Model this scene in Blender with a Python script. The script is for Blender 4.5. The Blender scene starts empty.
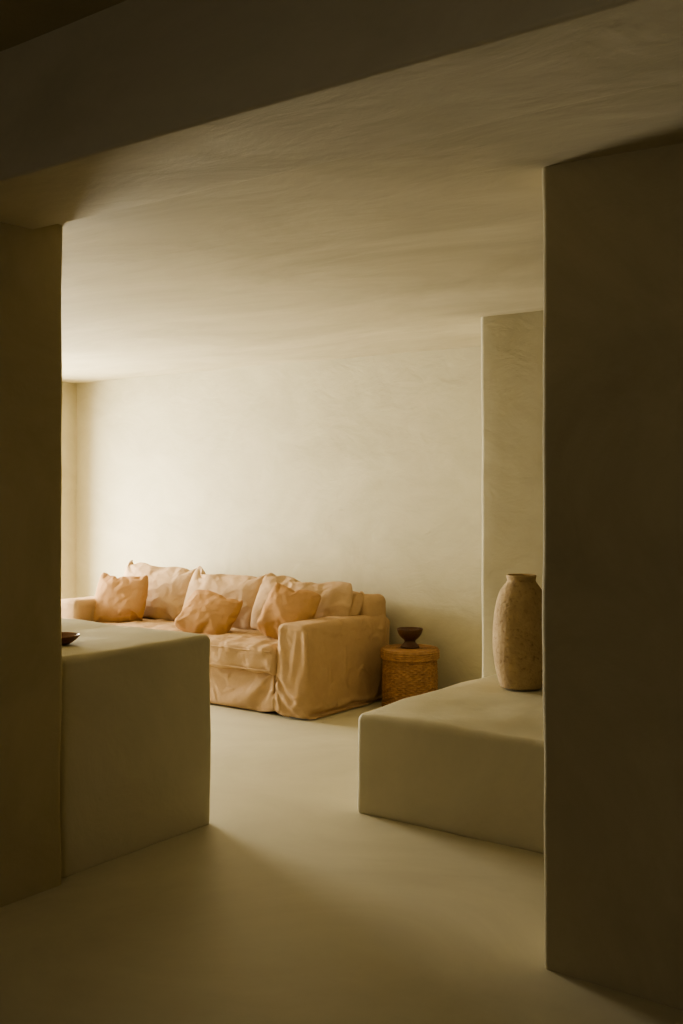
import bpy, bmesh, math, random, time
from mathutils import Vector, Matrix, noise
random.seed(4)
S = bpy.context.scene
COL = S.collection

# ------------------------------------------------------------------ materials
def new_mat(name):
    m = bpy.data.materials.new(name); m.use_nodes = True
    nt = m.node_tree; b = nt.nodes['Principled BSDF']
    return m, nt, b

def plaster(name, c1, c2, rough=0.8, scale=(1, 1, 1), nscale=1.6, bump=0.25, spec=0.25, mottle=0.0):
    """two octaves of trowelled lime plaster: cloudy tone + long strokes, relief on top"""
    m, nt, b = new_mat(name)
    tc = nt.nodes.new('ShaderNodeTexCoord')
    mp = nt.nodes.new('ShaderNodeMapping'); mp.inputs['Scale'].default_value = scale
    nt.links.new(tc.outputs['Object'], mp.inputs['Vector'])
    n1 = nt.nodes.new('ShaderNodeTexNoise'); n1.inputs['Scale'].default_value = nscale
    n1.inputs['Detail'].default_value = 8; n1.inputs['Roughness'].default_value = 0.66
    n1.inputs['Distortion'].default_value = 0.8
    nt.links.new(mp.outputs[0], n1.inputs['Vector'])
    r = nt.nodes.new('ShaderNodeValToRGB')
    r.color_ramp.elements[0].position = 0.32; r.color_ramp.elements[0].color = (*c1, 1)
    r.color_ramp.elements[1].position = 0.68; r.color_ramp.elements[1].color = (*c2, 1)
    nt.links.new(n1.outputs[0], r.inputs[0]); nt.links.new(r.outputs[0], b.inputs['Base Color'])
    n2 = nt.nodes.new('ShaderNodeTexNoise'); n2.inputs['Scale'].default_value = 4
    n2.inputs['Detail'].default_value = 9; n2.inputs['Roughness'].default_value = 0.6
    n2.inputs['Distortion'].default_value = 0.5
    nt.links.new(mp.outputs[0], n2.inputs['Vector'])
    h = n2.outputs[0]
    if mottle:
        v = nt.nodes.new('ShaderNodeTexNoise'); v.inputs['Scale'].default_value = 1.8; v.inputs['Detail'].default_value = 3
        v.inputs['Distortion'].default_value = 1.6
        nt.links.new(mp.outputs[0], v.inputs['Vector'])
        ma = nt.nodes.new('ShaderNodeMath'); ma.operation = 'MULTIPLY_ADD'; ma.inputs[1].default_value = mottle
        nt.links.new(v.outputs[0], ma.inputs[0]); nt.links.new(h, ma.inputs[2]); h = ma.outputs[0]
    bp = nt.nodes.new('ShaderNodeBump'); bp.inputs['Strength'].default_value = bump
    bp.inputs['Distance'].default_value = 0.03
    nt.links.new(h, bp.inputs['Height']); nt.links.new(bp.outputs[0], b.inputs['Normal'])
    b.inputs['Roughness'].default_value = rough
    b.inputs['Specular IOR Level'].default_value = spec
    return m

def linen(name, c1, c2, weave=160, bump=1.0):
    m, nt, b = new_mat(name)
    tc = nt.nodes.new('ShaderNodeTexCoord')
    n1 = nt.nodes.new('ShaderNodeTexNoise'); n1.inputs['Scale'].default_value = 6
    n1.inputs['Detail'].default_value = 10; n1.inputs['Roughness'].default_value = 0.8
    nt.links.new(tc.outputs['Object'], n1.inputs['Vector'])
    r = nt.nodes.new('ShaderNodeValToRGB')
    r.color_ramp.elements[0].position = 0.3; r.color_ramp.elements[0].color = (*c1, 1)
    r.color_ramp.elements[1].position = 0.7; r.color_ramp.elements[1].color = (*c2, 1)
    nt.links.new(n1.outputs[0], r.inputs[0]); nt.links.new(r.outputs[0], b.inputs['Base Color'])
    n2 = nt.nodes.new('ShaderNodeTexNoise'); n2.inputs['Scale'].default_value = 8
    n2.noise_type = 'RIDGED_MULTIFRACTAL'
    n2.inputs['Detail'].default_value = 4; n2.inputs['Distortion'].default_value = 1.0
    nt.links.new(tc.outputs['Object'], n2.inputs['Vector'])
    n3 = nt.nodes.new('ShaderNodeTexNoise'); n3.inputs['Scale'].default_value = weave
    nt.links.new(tc.outputs['Object'], n3.inputs['Vector'])
    ad = nt.nodes.new('ShaderNodeMath'); ad.operation = 'MULTIPLY_ADD'; ad.inputs[1].default_value = 0.25
    nt.links.new(n3.outputs[0], ad.inputs[0]); nt.links.new(n2.outputs[0], ad.inputs[2])
    bp = nt.nodes.new('ShaderNodeBump'); bp.inputs['Strength'].default_value = bump
    bp.inputs['Distance'].default_value = 0.016
    nt.links.new(ad.outputs[0], bp.inputs['Height']); nt.links.new(bp.outputs[0], b.inputs['Normal'])
    b.inputs['Roughness'].default_value = 1.0
    b.inputs['Specular IOR Level'].default_value = 0.0
    return m

M_WALL = plaster('plaster_wall', (0.485, 0.445, 0.32), (0.57, 0.525, 0.385), scale=(1, 1, 1.6), bump=.3)
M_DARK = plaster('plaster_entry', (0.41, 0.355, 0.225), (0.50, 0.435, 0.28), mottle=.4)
M_CEIL = plaster('plaster_ceiling', (0.48, 0.43, 0.30), (0.62, 0.56, 0.41), scale=(0.65, 1.4, 1), nscale=1.1, bump=.22, mottle=.8)
M_BLOCK = plaster('plaster_bench', (0.53, 0.485, 0.35), (0.61, 0.555, 0.405), rough=0.7)
M_FLOOR = plaster('polished_cement', (0.49, 0.45, 0.335), (0.60, 0.555, 0.415), rough=0.5, nscale=0.8, bump=0.06, spec=0.35)
M_SOFA = linen('linen_blush', (0.44, 0.305, 0.19), (0.52, 0.365, 0.23))
M_SOFA2 = linen('linen_blush_cushion', (0.46, 0.325, 0.21), (0.53, 0.38, 0.245))
M_TAN = linen('linen_tan', (0.43, 0.26, 0.14), (0.50, 0.305, 0.17))
M_WOODF = plaster('painted_window_frame', (0.5, 0.45, 0.35), (0.55, 0.5, 0.4), rough=0.5)

# ------------------------------------------------------------------ geometry helpers
def obj_from(name, verts, faces, mat, smooth=True, parent=None):
    me = bpy.data.meshes.new(name); me.from_pydata(verts, [], faces); me.update()
    me.materials.append(mat)
    if smooth:
        for p in me.polygons: p.use_smooth = True
    o = bpy.data.objects.new(name, me); COL.objects.link(o)
    if parent: o.parent = parent
    return o

def empty(name, loc=(0, 0, 0)):
    e = bpy.data.objects.new(name, None); COL.objects.link(e); e.location = loc
    e.empty_display_size = 0.1
    return e

def softbox(name, lo, hi, mat, r=0.03, seg=0.05, amp=0.0, freq=3.0, fn=None, parent=None, edge=4):
    """Rounded box in world coordinates, hand-made wobble, optional shaping fn(p,n)->p"""
    lo, hi = Vector(lo), Vector(hi); c = (lo + hi) / 2; h = (hi - lo) / 2
    r = min(r, min(h) * 0.98)
    def ticks(H):
        n = max(1, int(round(2 * (H - r) / seg)))
        t = [-H + r * k / edge for k in range(edge)]
        t += [-(H - r) + 2 * (H - r) * k / n for k in range(n + 1)]
        t += [H - r + r * (k + 1) / edge for k in range(edge)]
        return t
    T = [ticks(h[i]) for i in range(3)]
    bm = bmesh.new(); cache = {}
    def V(i, j, k):
        key = (i, j, k)
        if key not in cache: cache[key] = bm.verts.new((T[0][i], T[1][j], T[2][k]))
        return cache[key]
    N = [len(t) - 1 for t in T]
    for k in (0, N[2]):
        for i in range(N[0]):
            for j in range(N[1]):
                f = [V(i, j, k), V(i + 1, j, k), V(i + 1, j + 1, k), V(i, j + 1, k)]
                bm.faces.new(f if k else f[::-1])
    for j in (0, N[1]):
        for i in range(N[0]):
            for k in range(N[2]):
                f = [V(i, j, k), V(i + 1, j, k), V(i + 1, j, k + 1), V(i, j, k + 1)]
                bm.faces.new(f[::-1] if j else f)
    for i in (0, N[0]):
        for j in range(N[1]):
            for k in range(N[2]):
                f = [V(i, j, k), V(i, j + 1, k), V(i, j + 1, k + 1), V(i, j, k + 1)]
                bm.faces.new(f if i else f[::-1])
    for v in bm.verts:
        p = v.co.copy()
        q = Vector([max(-(h[a] - r), min(h[a] - r, p[a])) for a in range(3)])
        d = p - q
        n = d.normalized() if d.length > 1e-9 else Vector((0, 0, 1))
        w = q + n * r + c
        if amp:
            w += n * amp * noise.noise(w * freq) + n * amp * 0.4 * noise.noise(w * freq * 2.7 + Vector((9, 1, 4)))
        if fn: w = fn(w, n)
        v.co = w
    me = bpy.data.meshes.new(name); bm.to_mesh(me); bm.free()
    me.materials.append(mat)
    for p in me.polygons: p.use_smooth = True
    o = bpy.data.objects.new(name, me); COL.objects.link(o)
    if parent: o.parent = parent
    return o

def lathe(name, prof, mat, loc, seg=96, parent=None, fn=None):
    verts, faces = [], []
    n = len(prof)
    for i, (r, z) in enumerate(prof):
        for s in range(seg):
            a = 2 * math.pi * s / seg
            rr = r
            if fn: rr = fn(r, z, a, i)
            verts.append((rr * math.cos(a), rr * math.sin(a), z))
    for i in range(n - 1):
        for s in range(seg):
            t = (s + 1) % seg
            faces.append((i * seg + s, i * seg + t, (i + 1) * seg + t, (i + 1) * seg + s))
    b = len(verts); verts.append((0, 0, prof[0][1])); verts.append((0, 0, prof[-1][1]))
    for s in range(seg):
        t = (s + 1) % seg
        faces.append((t, s, b)); faces.append(((n - 1) * seg + s, (n - 1) * seg + t, b + 1))
    o = obj_from(name, verts, faces, mat, parent=parent); o.location = loc
    return o

def smooth_prof(pts, n=10):
    out = []
    P = [pts[0]] + list(pts) + [pts[-1]]
    for i in range(1, len(P) - 2):
        for k in range(n):
            t = k / n
            v = []
            for a in range(2):
                p0, p1, p2, p3 = P[i - 1][a], P[i][a], P[i + 1][a], P[i + 2][a]
                v.append(0.5 * (2 * p1 + (p2 - p0) * t + (2 * p0 - 5 * p1 + 4 * p2 - p3) * t * t + (3 * p1 - p0 - 3 * p2 + p3) * t ** 3))
            out.append((max(v[0], 0.0005), v[1]))
    out.append(pts[-1])
    return out

def wr(p, f, a):
    return a * (1 - 2 * abs(noise.noise(p * f)))

# ------------------------------------------------------------------ cloth: cushions inflated, slipcover draped (simulated once, then frozen)
A0, A1 = -6.80, -4.30
def pillow_grid(w, h, n, seed):
    verts, faces, idx = [], [], {}
    for side in (1, -1):
        for i in range(n + 1):
            for j in range(n + 1):
                if side == -1 and (i in (0, n) or j in (0, n)):
                    idx[(i, j, -1)] = idx[(i, j, 1)]; continue
                u = -1 + 2 * i / n; v = -1 + 2 * j / n
                e = max(0, 1 - u * u) ** .5 * max(0, 1 - v * v) ** .5
                y = 0.02 * e + 0.004 * noise.noise(Vector((u * 4, v * 4, seed * 3.7 + side)))
                if i in (0, n) or j in (0, n): y = 0.006 * noise.noise(Vector((u * 5, v * 5, seed)))
                k = 1 - .055 * (abs(u) * abs(v)) ** 5
                idx[(i, j, side)] = len(verts); verts.append((u * k * w / 2, -side * y if abs(u) < 1 and abs(v) < 1 else y, v * k * h / 2))
        for i in range(n):
            for j in range(n):
                f = [idx[(i, j, side)], idx[(i + 1, j, side)], idx[(i + 1, j + 1, side)], idx[(i, j + 1, side)]]
                faces.append(f if side == 1 else f[::-1])
    return verts, faces

SPEC = [  # name, w, h, T, mat, centre, lean, yaw, roll, seed, group
    ('back_cushion_1', .80, .49, .22, M_SOFA2, (-6.30, 6.01, .670), 14, 4, 2, 1, 'sofa'),
    ('back_cushion_2', .78, .48, .22, M_SOFA2, (-5.54, 5.99, .660), 16, 3, 2, 2, 'sofa'),
    ('back_cushion_3', .80, .47, .22, M_SOFA2, (-4.81, 5.98, .655), 18, 4, 6, 3, 'sofa'),
    ('back_cushion_4', .46, .33, .15, M_SOFA, (-4.60, 6.08, .655), 26, 2, 6, 6, 'sofa'),
    ('throw_pillow', .42, .40, .16, M_TAN, (-6.41, 5.70, .645), 16, 26, 1, 7, None),
    ('throw_pillow', .43, .38, .16, M_TAN, (-5.42, 5.66, .59), 44, 22, 14, 8, None),
    ('throw_pillow', .37, .38, .15, M_TAN, (-4.69, 5.70, .645), 24, 16, 14, 9, None),
]
t0 = time.time()
sim = []
def cloth(o, mass, stiff, bend):
    md = o.modifiers.new('Cloth', 'CLOTH'); st = md.settings
    st.quality = 6; st.mass = mass
    st.tension_stiffness = stiff; st.compression_stiffness = stiff; st.shear_stiffness = stiff * .4; st.bending_stiffness = bend
    st.air_damping = 3
    md.point_cache.frame_start = 1; md.point_cache.frame_end = 60
    return md
for sp in SPEC:
    nm, w, h, T, mat, c, lean, yaw, roll, seed, grp = sp
    v, f = pillow_grid(w * 1.06, h * 1.06, 44, seed)
    o = obj_from('sim', v, f, mat); o.location = (0, 50 + seed * 3, 20)
    md = cloth(o, .25, 30, .10); st = md.settings
    st.use_pressure = True; st.uniform_pressure_force = 2.0 if w > .6 else 2.6
    st.effector_weights.gravity = 0
    md.collision_settings.use_collision = False
    sim.append(o)
COV = [('arm_right', (A1 - .24, 5.38, 0.0), (A1, 6.36, 0.620), .020),
       ('base_skirt', (A0 + .22, 5.41, 0.0), (A1 - .22, 6.2, 0.295), .028)]
covers, colliders = [], []
def add_coll(o):
    o.modifiers.new('Collision', 'COLLISION'); o.collision.thickness_outer = .004; o.collision.cloth_friction = 12
    colliders.append(o)
for nm, lo, hi, sg in COV:
    inner = softbox('collider', (lo[0] + .012, lo[1] + .012, -.05), (hi[0] - .012, hi[1] - .012, hi[2] - .012), M_SOFA, r=.03, seg=.06)
    add_coll(inner)
    def grow(w, n, lo=lo, hi=hi):
        t = 1 - (w.z / hi[2])
        return w + Vector((n.x, n.y, 0)) * (.006 + .024 * max(0, t)) + Vector((n.x, n.y, 0)) * .014 * noise.noise(Vector((w.x * 8, w.y * 8, w.z * 1.5)))
    cv = softbox('cover', (lo[0], lo[1], .012 - .03), (hi[0], hi[1], hi[2] + .006), M_SOFA, r=.03, seg=sg, fn=grow, edge=2)
    bm = bmesh.new(); bm.from_mesh(cv.data)
    bmesh.ops.delete(bm, geom=[v for v in bm.verts if v.co.z < .012], context='VERTS')
    bm.to_mesh(cv.data); bm.free()
    md = cloth(cv, .35, 18, .05)
    md.settings.shrink_min = -.045
    md.collision_settings.distance_min = .004
    md.collision_settings.collision_quality = 3
    covers.append(cv)
fl = softbox('collider', (-8, 4.5, -.3), (-3, 7, 0.0), M_SOFA, r=.01, seg=1.0); add_coll(fl)
S.frame_start = 1; S.frame_end = 60
for fr in range(1, 36): S.frame_set(fr)
dg = bpy.context.evaluated_depsgraph_get()
def frozen(o):
    ev = o.evaluated_get(dg); me = ev.to_mesh(); r = [v.co.copy() for v in me.vertices]; ev.to_mesh_clear(); return r
shapes = [frozen(o) for o in sim]; cshapes = [frozen(o) for o in covers]
print('SIM', time.time() - t0)
S.frame_set(1)
sofa = empty('sofa')
for o, sp, co_ in zip(sim, SPEC, shapes):
    nm, w, h, T, mat, c, lean, yaw, roll, seed, grp = sp
    xs = [q.x for q in co_]; ys = [q.y for q in co_]; zs = [q.z for q in co_]
    dx, dy, dz = (max(a) - min(a) for a in (xs, ys, zs))
    cx, cy, cz = ((max(a) + min(a)) / 2 for a in (xs, ys, zs))
    o.modifiers.clear()
    off = Vector((seed * 5.1, seed * 2.3, seed * .7))
    for v, q in zip(o.data.vertices, co_):
        x = (q.x - cx) * w / dx; y = (q.y - cy) * T / dy; z = (q.z - cz) * h / dz
        u = 2 * x / w; vv = 2 * z / h
        x *= 1 + .075 * (1 - vv * vv); z *= 1 + .10 * (1 - u * u)
        t = (z / h + .5)
        thick = min(1, abs(y) / (T * .25))
        y += math.copysign(1, y) * thick * (wr(Vector((x + z * .5, 0, z * .8 - x * .3)) + off, 7, .008) + wr(Vector((x * .8, 1, z)) + off, 15, .0035))
        y *= 1.20 - .40 * t
        z -= .010 * t * (1 - u * u) + .014 * t * noise.noise(Vector((x * 6, seed, 2)))
        v.co = (x, y, z)
    o.name = nm; o.data.name = nm
    if grp: o.parent = sofa
    R_ = math.radians
    o.matrix_world = Matrix.Translation(Vector(c)) @ Matrix.Rotation(R_(yaw), 4, 'Z') @ Matrix.Rotation(R_(-lean), 4, 'X') @ Matrix.Rotation(R_(roll), 4, 'Y')
    sb = o.modifiers.new('Subdivision', 'SUBSURF'); sb.levels = 1; sb.render_levels = 1
for cv, cs, cd in zip(covers, cshapes, COV):
    cv.modifiers.clear()
    for v, q in zip(cv.data.vertices, cs): v.co = (q.x, q.y, max(q.z, .003))
    cv.name = cd[0]; cv.data.name = cd[0]; cv.parent = sofa
    sb = cv.modifiers.new('Subdivision', 'SUBSURF'); sb.levels = 1; sb.render_levels = 1
for o in colliders: bpy.data.objects.remove(o, do_unlink=True)

# ------------------------------------------------------------------ room shell
CZ = 2.505
softbox('floor', (-8.4, -2.2, -0.2), (2.0, 6.9, 0.0), M_FLOOR, r=0.01, seg=0.8)
softbox('wall_back', (-8.4, 6.5, -0.1), (2.0, 6.8, 2.9), M_WALL, r=0.01, seg=0.25, amp=0.006, freq=1.2)
softbox('ceiling', (-8.4, 2.3, CZ), (2.0, 6.8, CZ + 0.3), M_CEIL, r=0.02, seg=0.15, amp=0.010, freq=1.4)
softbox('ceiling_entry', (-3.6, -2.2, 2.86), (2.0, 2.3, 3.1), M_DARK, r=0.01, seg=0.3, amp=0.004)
softbox('trim_beam', (-3.6, 2.01, 2.460), (2.0, 2.475, 2.9), M_CEIL, r=0.012, seg=0.12, amp=0.004, freq=1.5)
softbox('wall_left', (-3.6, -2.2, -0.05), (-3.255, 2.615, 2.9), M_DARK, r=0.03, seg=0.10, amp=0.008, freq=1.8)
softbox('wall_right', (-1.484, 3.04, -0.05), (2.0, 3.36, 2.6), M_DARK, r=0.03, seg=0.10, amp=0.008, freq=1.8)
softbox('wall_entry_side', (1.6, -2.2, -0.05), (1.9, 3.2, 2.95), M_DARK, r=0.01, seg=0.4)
softbox('wall_niche', (-3.02, 5.41, -0.05), (1.9, 6.55, 2.6), M_WALL, r=0.03, seg=0.10, amp=0.006, freq=1.8)
softbox('wall_living_side', (1.6, 3.2, -0.05), (1.9, 5.6, 2.6), M_WALL, r=0.01, seg=0.4)

def window_wall(wname, axis, a0, a1, t0, t1, w0, w1, z0, z1, ztop, mat, win, frame_t):
    def B(nm, p0, p1, q0, q1, s0, s1, m, r, par):
        lo, hi = ((p0, s0, q0), (p1, s1, q1)) if axis == 'x' else ((s0, p0, q0), (s1, p1, q1))
        softbox(nm, lo, hi, m, r=r, seg=0.2, parent=par)
    e = empty(wname)
    B('pier_1', a0, w0, -0.05, ztop, t0, t1, mat, .025, e)
    B('pier_2', w1, a1, -0.05, ztop, t0, t1, mat, .025, e)
    B('lintel', w0 - .05, w1 + .05, z1, ztop, t0, t1, mat, .025, e)
    B('sill', w0 - .05, w1 + .05, -0.05, z0, t0, t1, mat, .025, e)
    f = empty(win); c = (w0 + w1) / 2; u = .05
    for nm, p0, p1, q0, q1 in (('frame_left', w0, w0 + u, z0, z1), ('frame_right', w1 - u, w1, z0, z1), ('mullion', c - .02, c + .02, z0, z1),
                               ('frame_top', w0, w1, z1 - u, z1), ('frame_bottom', w0, w1, z0, z0 + u)):
        B(nm, p0, p1, q0, q1, frame_t, frame_t + .05, M_WOODF, .008, f)

WA = (4.35, 5.88, 0.25, 2.05)
window_wall('wall_window_side', 'y', 2.3, 6.6, -8.2, -7.92, WA[0], WA[1], WA[2], WA[3], 2.6, M_WALL, 'window_1', -8.15)
WB = (-7.5, -6.0, 0.6, 2.2)  # unseen window, added to light the back wall more evenly
window_wall('wall_divider', 'x', -8.2, -3.62, 2.3, 2.58, WB[0], WB[1], WB[2], WB[3], 2.6, M_WALL, 'added_window_2', 2.33)
WC = (-1.6, 0.6, 0.9, 2.2)  # unseen window behind the camera, added to brighten the dim entry
window_wall('wall_entry_back', 'x', -3.6, 1.9, -2.2, -1.95, WC[0], WC[1], WC[2], WC[3], 2.95, M_DARK, 'added_window_3', -2.15)

softbox('plaster_counter', (-5.2, 2.635, -0.02), (-3.31, 3.49, 0.85), M_BLOCK, r=0.032, seg=0.05, amp=0.012, freq=2.2)
softbox('plaster_bench', (-2.90, 4.0, -0.02), (1.58, 5.40, 0.465), M_BLOCK, r=0.04, seg=0.05, amp=0.012, freq=2.2)

# ------------------------------------------------------------------ sofa
def folds(w, n, zmax=0.5, a=0.018):
    t = max(0.0, min(1.0, (zmax - w.z) / zmax))
    if abs(n.z) < 0.7:
        s = noise.noise(Vector((w.x * 8, w.y * 8, w.z * 1.0)))
        w = w + Vector((n.x, n.y, 0)) * (a * t * s * 2 + 0.03 * t * t)
    q = wr(Vector((w.x, w.y, w.z * .5)), 4.2, 0.009) + wr(Vector((w.x + w.z * .5, w.y - w.z * .4, w.z)), 9.0, 0.004)
    return w + n * q
def arm_fn(w, n):
    w = folds(w, n, .45)
    if w.z > 0.5: w = w + Vector((0, 0, 0.016 * noise.noise(Vector((w.x * 4, w.y * 4, 1)))))
    return w
softbox('arm_left', (A0, 5.38, 0.005), (A0 + .24, 6.36, 0.635), M_SOFA, r=0.036, seg=0.03, fn=arm_fn, parent=sofa)
softbox('back_frame', (A0 + .03, 6.12, 0.005), (A1 - .02, 6.38, 0.74), M_SOFA, r=0.055, seg=0.03, fn=arm_fn, parent=sofa)
def cush_fn(c, hx, hy):
    def f(w, n):
        u = (w.x - c[0]) / hx; v = (w.y - c[1]) / hy
        b = max(0, 1 - u * u) ** .5 * max(0, 1 - v * v) ** .5
        if n.z > 0.3: w = w + Vector((0, 0, 0.014 * b))
        if n.y < -0.5: w = w + Vector((0, -0.010 * max(0, 1 - u * u), 0))
        w = w + n * wr(Vector((w.x * 1.0, w.y * .45, w.z)), 6.5, 0.014) + n * wr(Vector((w.x * .8 + w.y * .5, w.y * .8, w.z)), 12, 0.007)
        return w
    return f
xl, xr = A0 + .235, A1 - .235
xm = (xl + xr) / 2
for k, (a, b) in enumerate(((xl, xm - .003), (xm + .003, xr))):
    softbox('seat_cushion_%d' % (k + 1), (a, 5.36, 0.285), (b, 6.14, 0.445), M_SOFA, r=0.04, seg=0.018,
            fn=cush_fn(((a + b) / 2, 5.75), (b - a) / 2, .39), parent=sofa)
def tube(name, pts, r, mat, parent=None, cyclic=False):
    cu = bpy.data.curves.new(name, 'CURVE'); cu.dimensions = '3D'; cu.bevel_depth = r; cu.bevel_resolution = 3
    sp = cu.splines.new('POLY'); sp.points.add(len(pts) - 1)
    for i, p in enumerate(pts): sp.points[i].co = (*p, 1)
    sp.use_cyclic_u = cyclic
    cu.materials.append(mat)
    o = bpy.data.objects.new(name, cu); COL.objects.link(o)
    if parent: o.parent = parent
    return o
for k, (a, b) in enumerate(((xl, xm), (xm, xr))):
    for zz, nm in ((0.425, 'top'), (0.300, 'low')):
        pts = []
        for i in range(40):
            t = i / 39; x = a + .03 + (b - a - .06) * t; u = 2 * t - 1
            pts.append((x, 5.353 - .010 * (1 - u * u) + .004 * noise.noise(Vector((x * 6, 0, zz))), zz + .006 * noise.noise(Vector((x * 5, 3, zz)))))
        tube('piping_%s_%d' % (nm, k + 1), pts, 0.006, M_SOFA, sofa)

# ------------------------------------------------------------------ woven rattan side table
mr, nt, b = new_mat('rattan')
tc = nt.nodes.new('ShaderNodeTexCoord'); nn = nt.nodes.new('ShaderNodeTexNoise'); nn.inputs['Scale'].default_value = 30
nt.links.new(tc.outputs['Object'], nn.inputs['Vector'])
rp = nt.nodes.new('ShaderNodeValToRGB')
rp.color_ramp.elements[0].position = .3; rp.color_ramp.elements[0].color = (.26, .135, .06, 1)
rp.color_ramp.elements[1].position = .7; rp.color_ramp.elements[1].color = (.40, .225, .11, 1)
nt.links.new(nn.outputs[0], rp.inputs[0]); nt.links.new(rp.outputs[0], b.inputs['Base Color']); b.inputs['Roughness'].default_value = .6
tab = empty('rattan_side_table', (-4.00, 6.18, 0))
ROWS, ST = 24, 22
prof = []
H = 0.335
for i in range(ROWS * 5 + 1):
    z = 0.004 + (H - .004) * i / (ROWS * 5)
    prof.append((0.180 + .006 * math.sin(z / H * math.pi), z))
def weave(r, z, a, i):
    row = (z - 0.004) / (H - .004) * ROWS
    k = int(row) % 2
    fr = abs(math.sin(math.pi * row))
    return r + 0.006 * math.sin(a * ST + math.pi * k) * fr ** .5 + .004 * fr
lathe('woven_body', prof, mr, (0, 0, 0), seg=308, parent=tab, fn=weave)
def ring(name, R, z, r, parent, wob=0):
    pts = [((R + wob * math.sin(40 * a)) * math.cos(a), (R + wob * math.sin(40 * a)) * math.sin(a), z) for a in [2 * math.pi * k / 160 for k in range(160)]]
    return tube(name, pts, r, mr, parent, True)
for k in range(4): ring('rim_coil_%d' % (k + 1), .196, .345 + k * .0145, .009, tab, .0012)
lathe('top_disc', [(.19, .335), (.195, .34), (.195, .395), (.19, .40)], mr, (0, 0, 0), seg=96, parent=tab)
for k in range(10): ring('top_coil_%d' % (k + 1), .19 - k * .0185, .399, .0095, tab)
for k in range(3): ring('foot_coil_%d' % (k + 1), .188, .010 + k * .013, .008, tab)

# ------------------------------------------------------------------ pedestal bowl
mb, nt, b = new_mat('dark_walnut')
wv = nt.nodes.new('ShaderNodeTexNoise'); wv.inputs['Scale'].default_value = 18
rp = nt.nodes.new('ShaderNodeValToRGB'); rp.color_ramp.elements[0].color = (.04, .018, .008, 1); rp.color_ramp.elements[1].color = (.14, .06, .026, 1)
nt.links.new(wv.outputs[0], rp.inputs[0]); nt.links.new(rp.outputs[0], b.inputs['Base Color']); b.inputs['Roughness'].default_value = .4
bw = [(.058, 0), (.066, .004), (.064, .012), (.048, .026), (.038, .040), (.040, .052), (.055, .064), (.072, .082), (.084, .104), (.090, .128),
      (.085, .130), (.076, .110), (.060, .090), (.035, .076), (.008, .072)]
lathe('pedestal_bowl', smooth_prof(bw, 6), mb, (-4.00, 6.18, .410), seg=72)
dish = [(.042, 0), (.05, .003), (.072, .018), (.088, .036), (.084, .038), (.066, .022), (.04, .012), (.008, .010)]
mb2 = mb.copy(); mb2.name = 'reddish_wood'
for nd in mb2.node_tree.nodes:
    if nd.type == 'VALTORGB': nd.color_ramp.elements[0].color = (.12, .045, .02, 1); nd.color_ramp.elements[1].color = (.25, .10, .045, 1)
lathe('wooden_dish', smooth_prof(dish, 6), mb2, (-3.60, 2.86, .855), seg=72)

# ------------------------------------------------------------------ stone vase
mv, nt, b = new_mat('rough_stoneware')
tc = nt.nodes.new('ShaderNodeTexCoord')
n1 = nt.nodes.new('ShaderNodeTexNoise'); n1.inputs['Scale'].default_value = 7; n1.inputs['Detail'].default_value = 10; n1.inputs['Roughness'].default_value = .75
n2 = nt.nodes.new('ShaderNodeTexNoise'); n2.inputs['Scale'].default_value = 55; n2.inputs['Detail'].default_value = 4
for q in (n1, n2): nt.links.new(tc.outputs['Object'], q.inputs['Vector'])
rp = nt.nodes.new('ShaderNodeValToRGB')
rp.color_ramp.elements[0].position = .3; rp.color_ramp.elements[0].color = (.35, .25, .14, 1)
rp.color_ramp.elements[1].position = .7; rp.color_ramp.elements[1].color = (.50, .375, .225, 1)
nt.links.new(n1.outputs[0], rp.inputs[0])
r2 = nt.nodes.new('ShaderNodeValToRGB'); r2.color_ramp.elements[0].position = .28; r2.color_ramp.elements[0].color = (.68, .63, .58, 1)
r2.color_ramp.elements[1].position = .42; r2.color_ramp.elements[1].color = (1, 1, 1, 1)
nt.links.new(n2.outputs[0], r2.inputs[0])
mx = nt.nodes.new('ShaderNodeMix'); mx.data_type = 'RGBA'; mx.blend_type = 'MULTIPLY'; mx.inputs['Factor'].default_value = 1
nt.links.new(rp.outputs[0], mx.inputs[6]); nt.links.new(r2.outputs[0], mx.inputs[7]); nt.links.new(mx.outputs[2], b.inputs['Base Color'])
bp = nt.nodes.new('ShaderNodeBump'); bp.inputs['Strength'].default_value = .6; bp.inputs['Distance'].default_value = .01
nt.links.new(n2.outputs[0], bp.inputs['Height']); nt.links.new(bp.outputs[0], b.inputs['Normal']); b.inputs['Roughness'].default_value = .9
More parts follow.
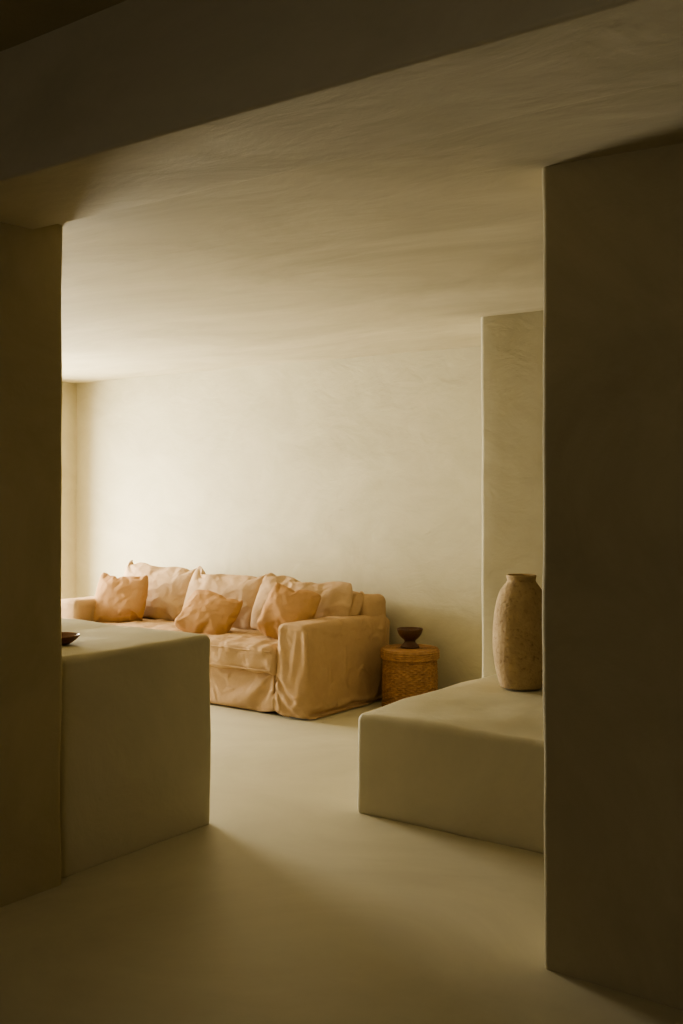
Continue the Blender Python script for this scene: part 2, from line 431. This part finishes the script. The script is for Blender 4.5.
vp = [(.095, 0), (.108, .004), (.118, .03), (.134, .10), (.146, .19), (.150, .27), (.146, .35), (.133, .43), (.113, .495), (.091, .530), (.079, .546),
      (.074, .556), (.076, .570), (.078, .582), (.071, .587), (.063, .580), (.060, .55), (.075, .50), (.09, .40), (.01, .38)]
lathe('stone_vase', smooth_prof(vp, 6), mv, (-2.555, 5.02, .470), seg=96,
      fn=lambda r, z, a, i: r * (1 + .02 * noise.noise(Vector((math.cos(a) * 1.2, math.sin(a) * 1.2, z * 5)))))

# ------------------------------------------------------------------ light
def area(name, loc, rot, sx, sy, power, col, spread=180):
    l = bpy.data.lights.new(name, 'AREA'); l.shape = 'RECTANGLE'; l.size = sx; l.size_y = sy
    l.energy = power; l.color = col; l.spread = math.radians(spread)
    o = bpy.data.objects.new(name, l); COL.objects.link(o); o.location = loc; o.rotation_euler = rot
    return o
R = math.radians
area('added_wall_fill', (-8.30, (WA[0] + WA[1]) / 2, (WA[2] + WA[3]) / 2 + .05), (0, R(-90), 0), WA[3] - WA[2] + .2, WA[1] - WA[0] + .2, 430, (1.0, .935, .785))
area('added_wall_fill', ((WB[0] + WB[1]) / 2, 2.22, (WB[2] + WB[3]) / 2), (R(90), 0, 0), WB[1] - WB[0] + .2, WB[3] - WB[2] + .2, 6, (1.0, .935, .785))  # added fill through the divider opening, evens out the back wall
area('added_wall_fill', ((WC[0] + WC[1]) / 2, -2.28, (WC[2] + WC[3]) / 2), (R(90), 0, 0), WC[1] - WC[0] + .2, WC[3] - WC[2] + .2, 12, (1.0, .87, .62))  # weak added fill that lifts the entry pillars

w = bpy.data.worlds.new('World'); S.world = w; w.use_nodes = True
bg = w.node_tree.nodes['Background']; bg.inputs[0].default_value = (.75, .85, 1, 1); bg.inputs[1].default_value = 0.5

# ------------------------------------------------------------------ camera
cam = bpy.data.cameras.new('camera'); co = bpy.data.objects.new('camera', cam); COL.objects.link(co)
co.location = (0, 0, 1.5); co.rotation_euler = (math.radians(90), 0, math.radians(36.6))
cam.lens = 37.3; cam.sensor_width = 36; cam.shift_y = -0.0215; cam.clip_start = .05
S.camera = co
S.view_settings.view_transform = 'AgX'
S.view_settings.look = 'AgX - Medium High Contrast'
S.view_settings.exposure = 0.22
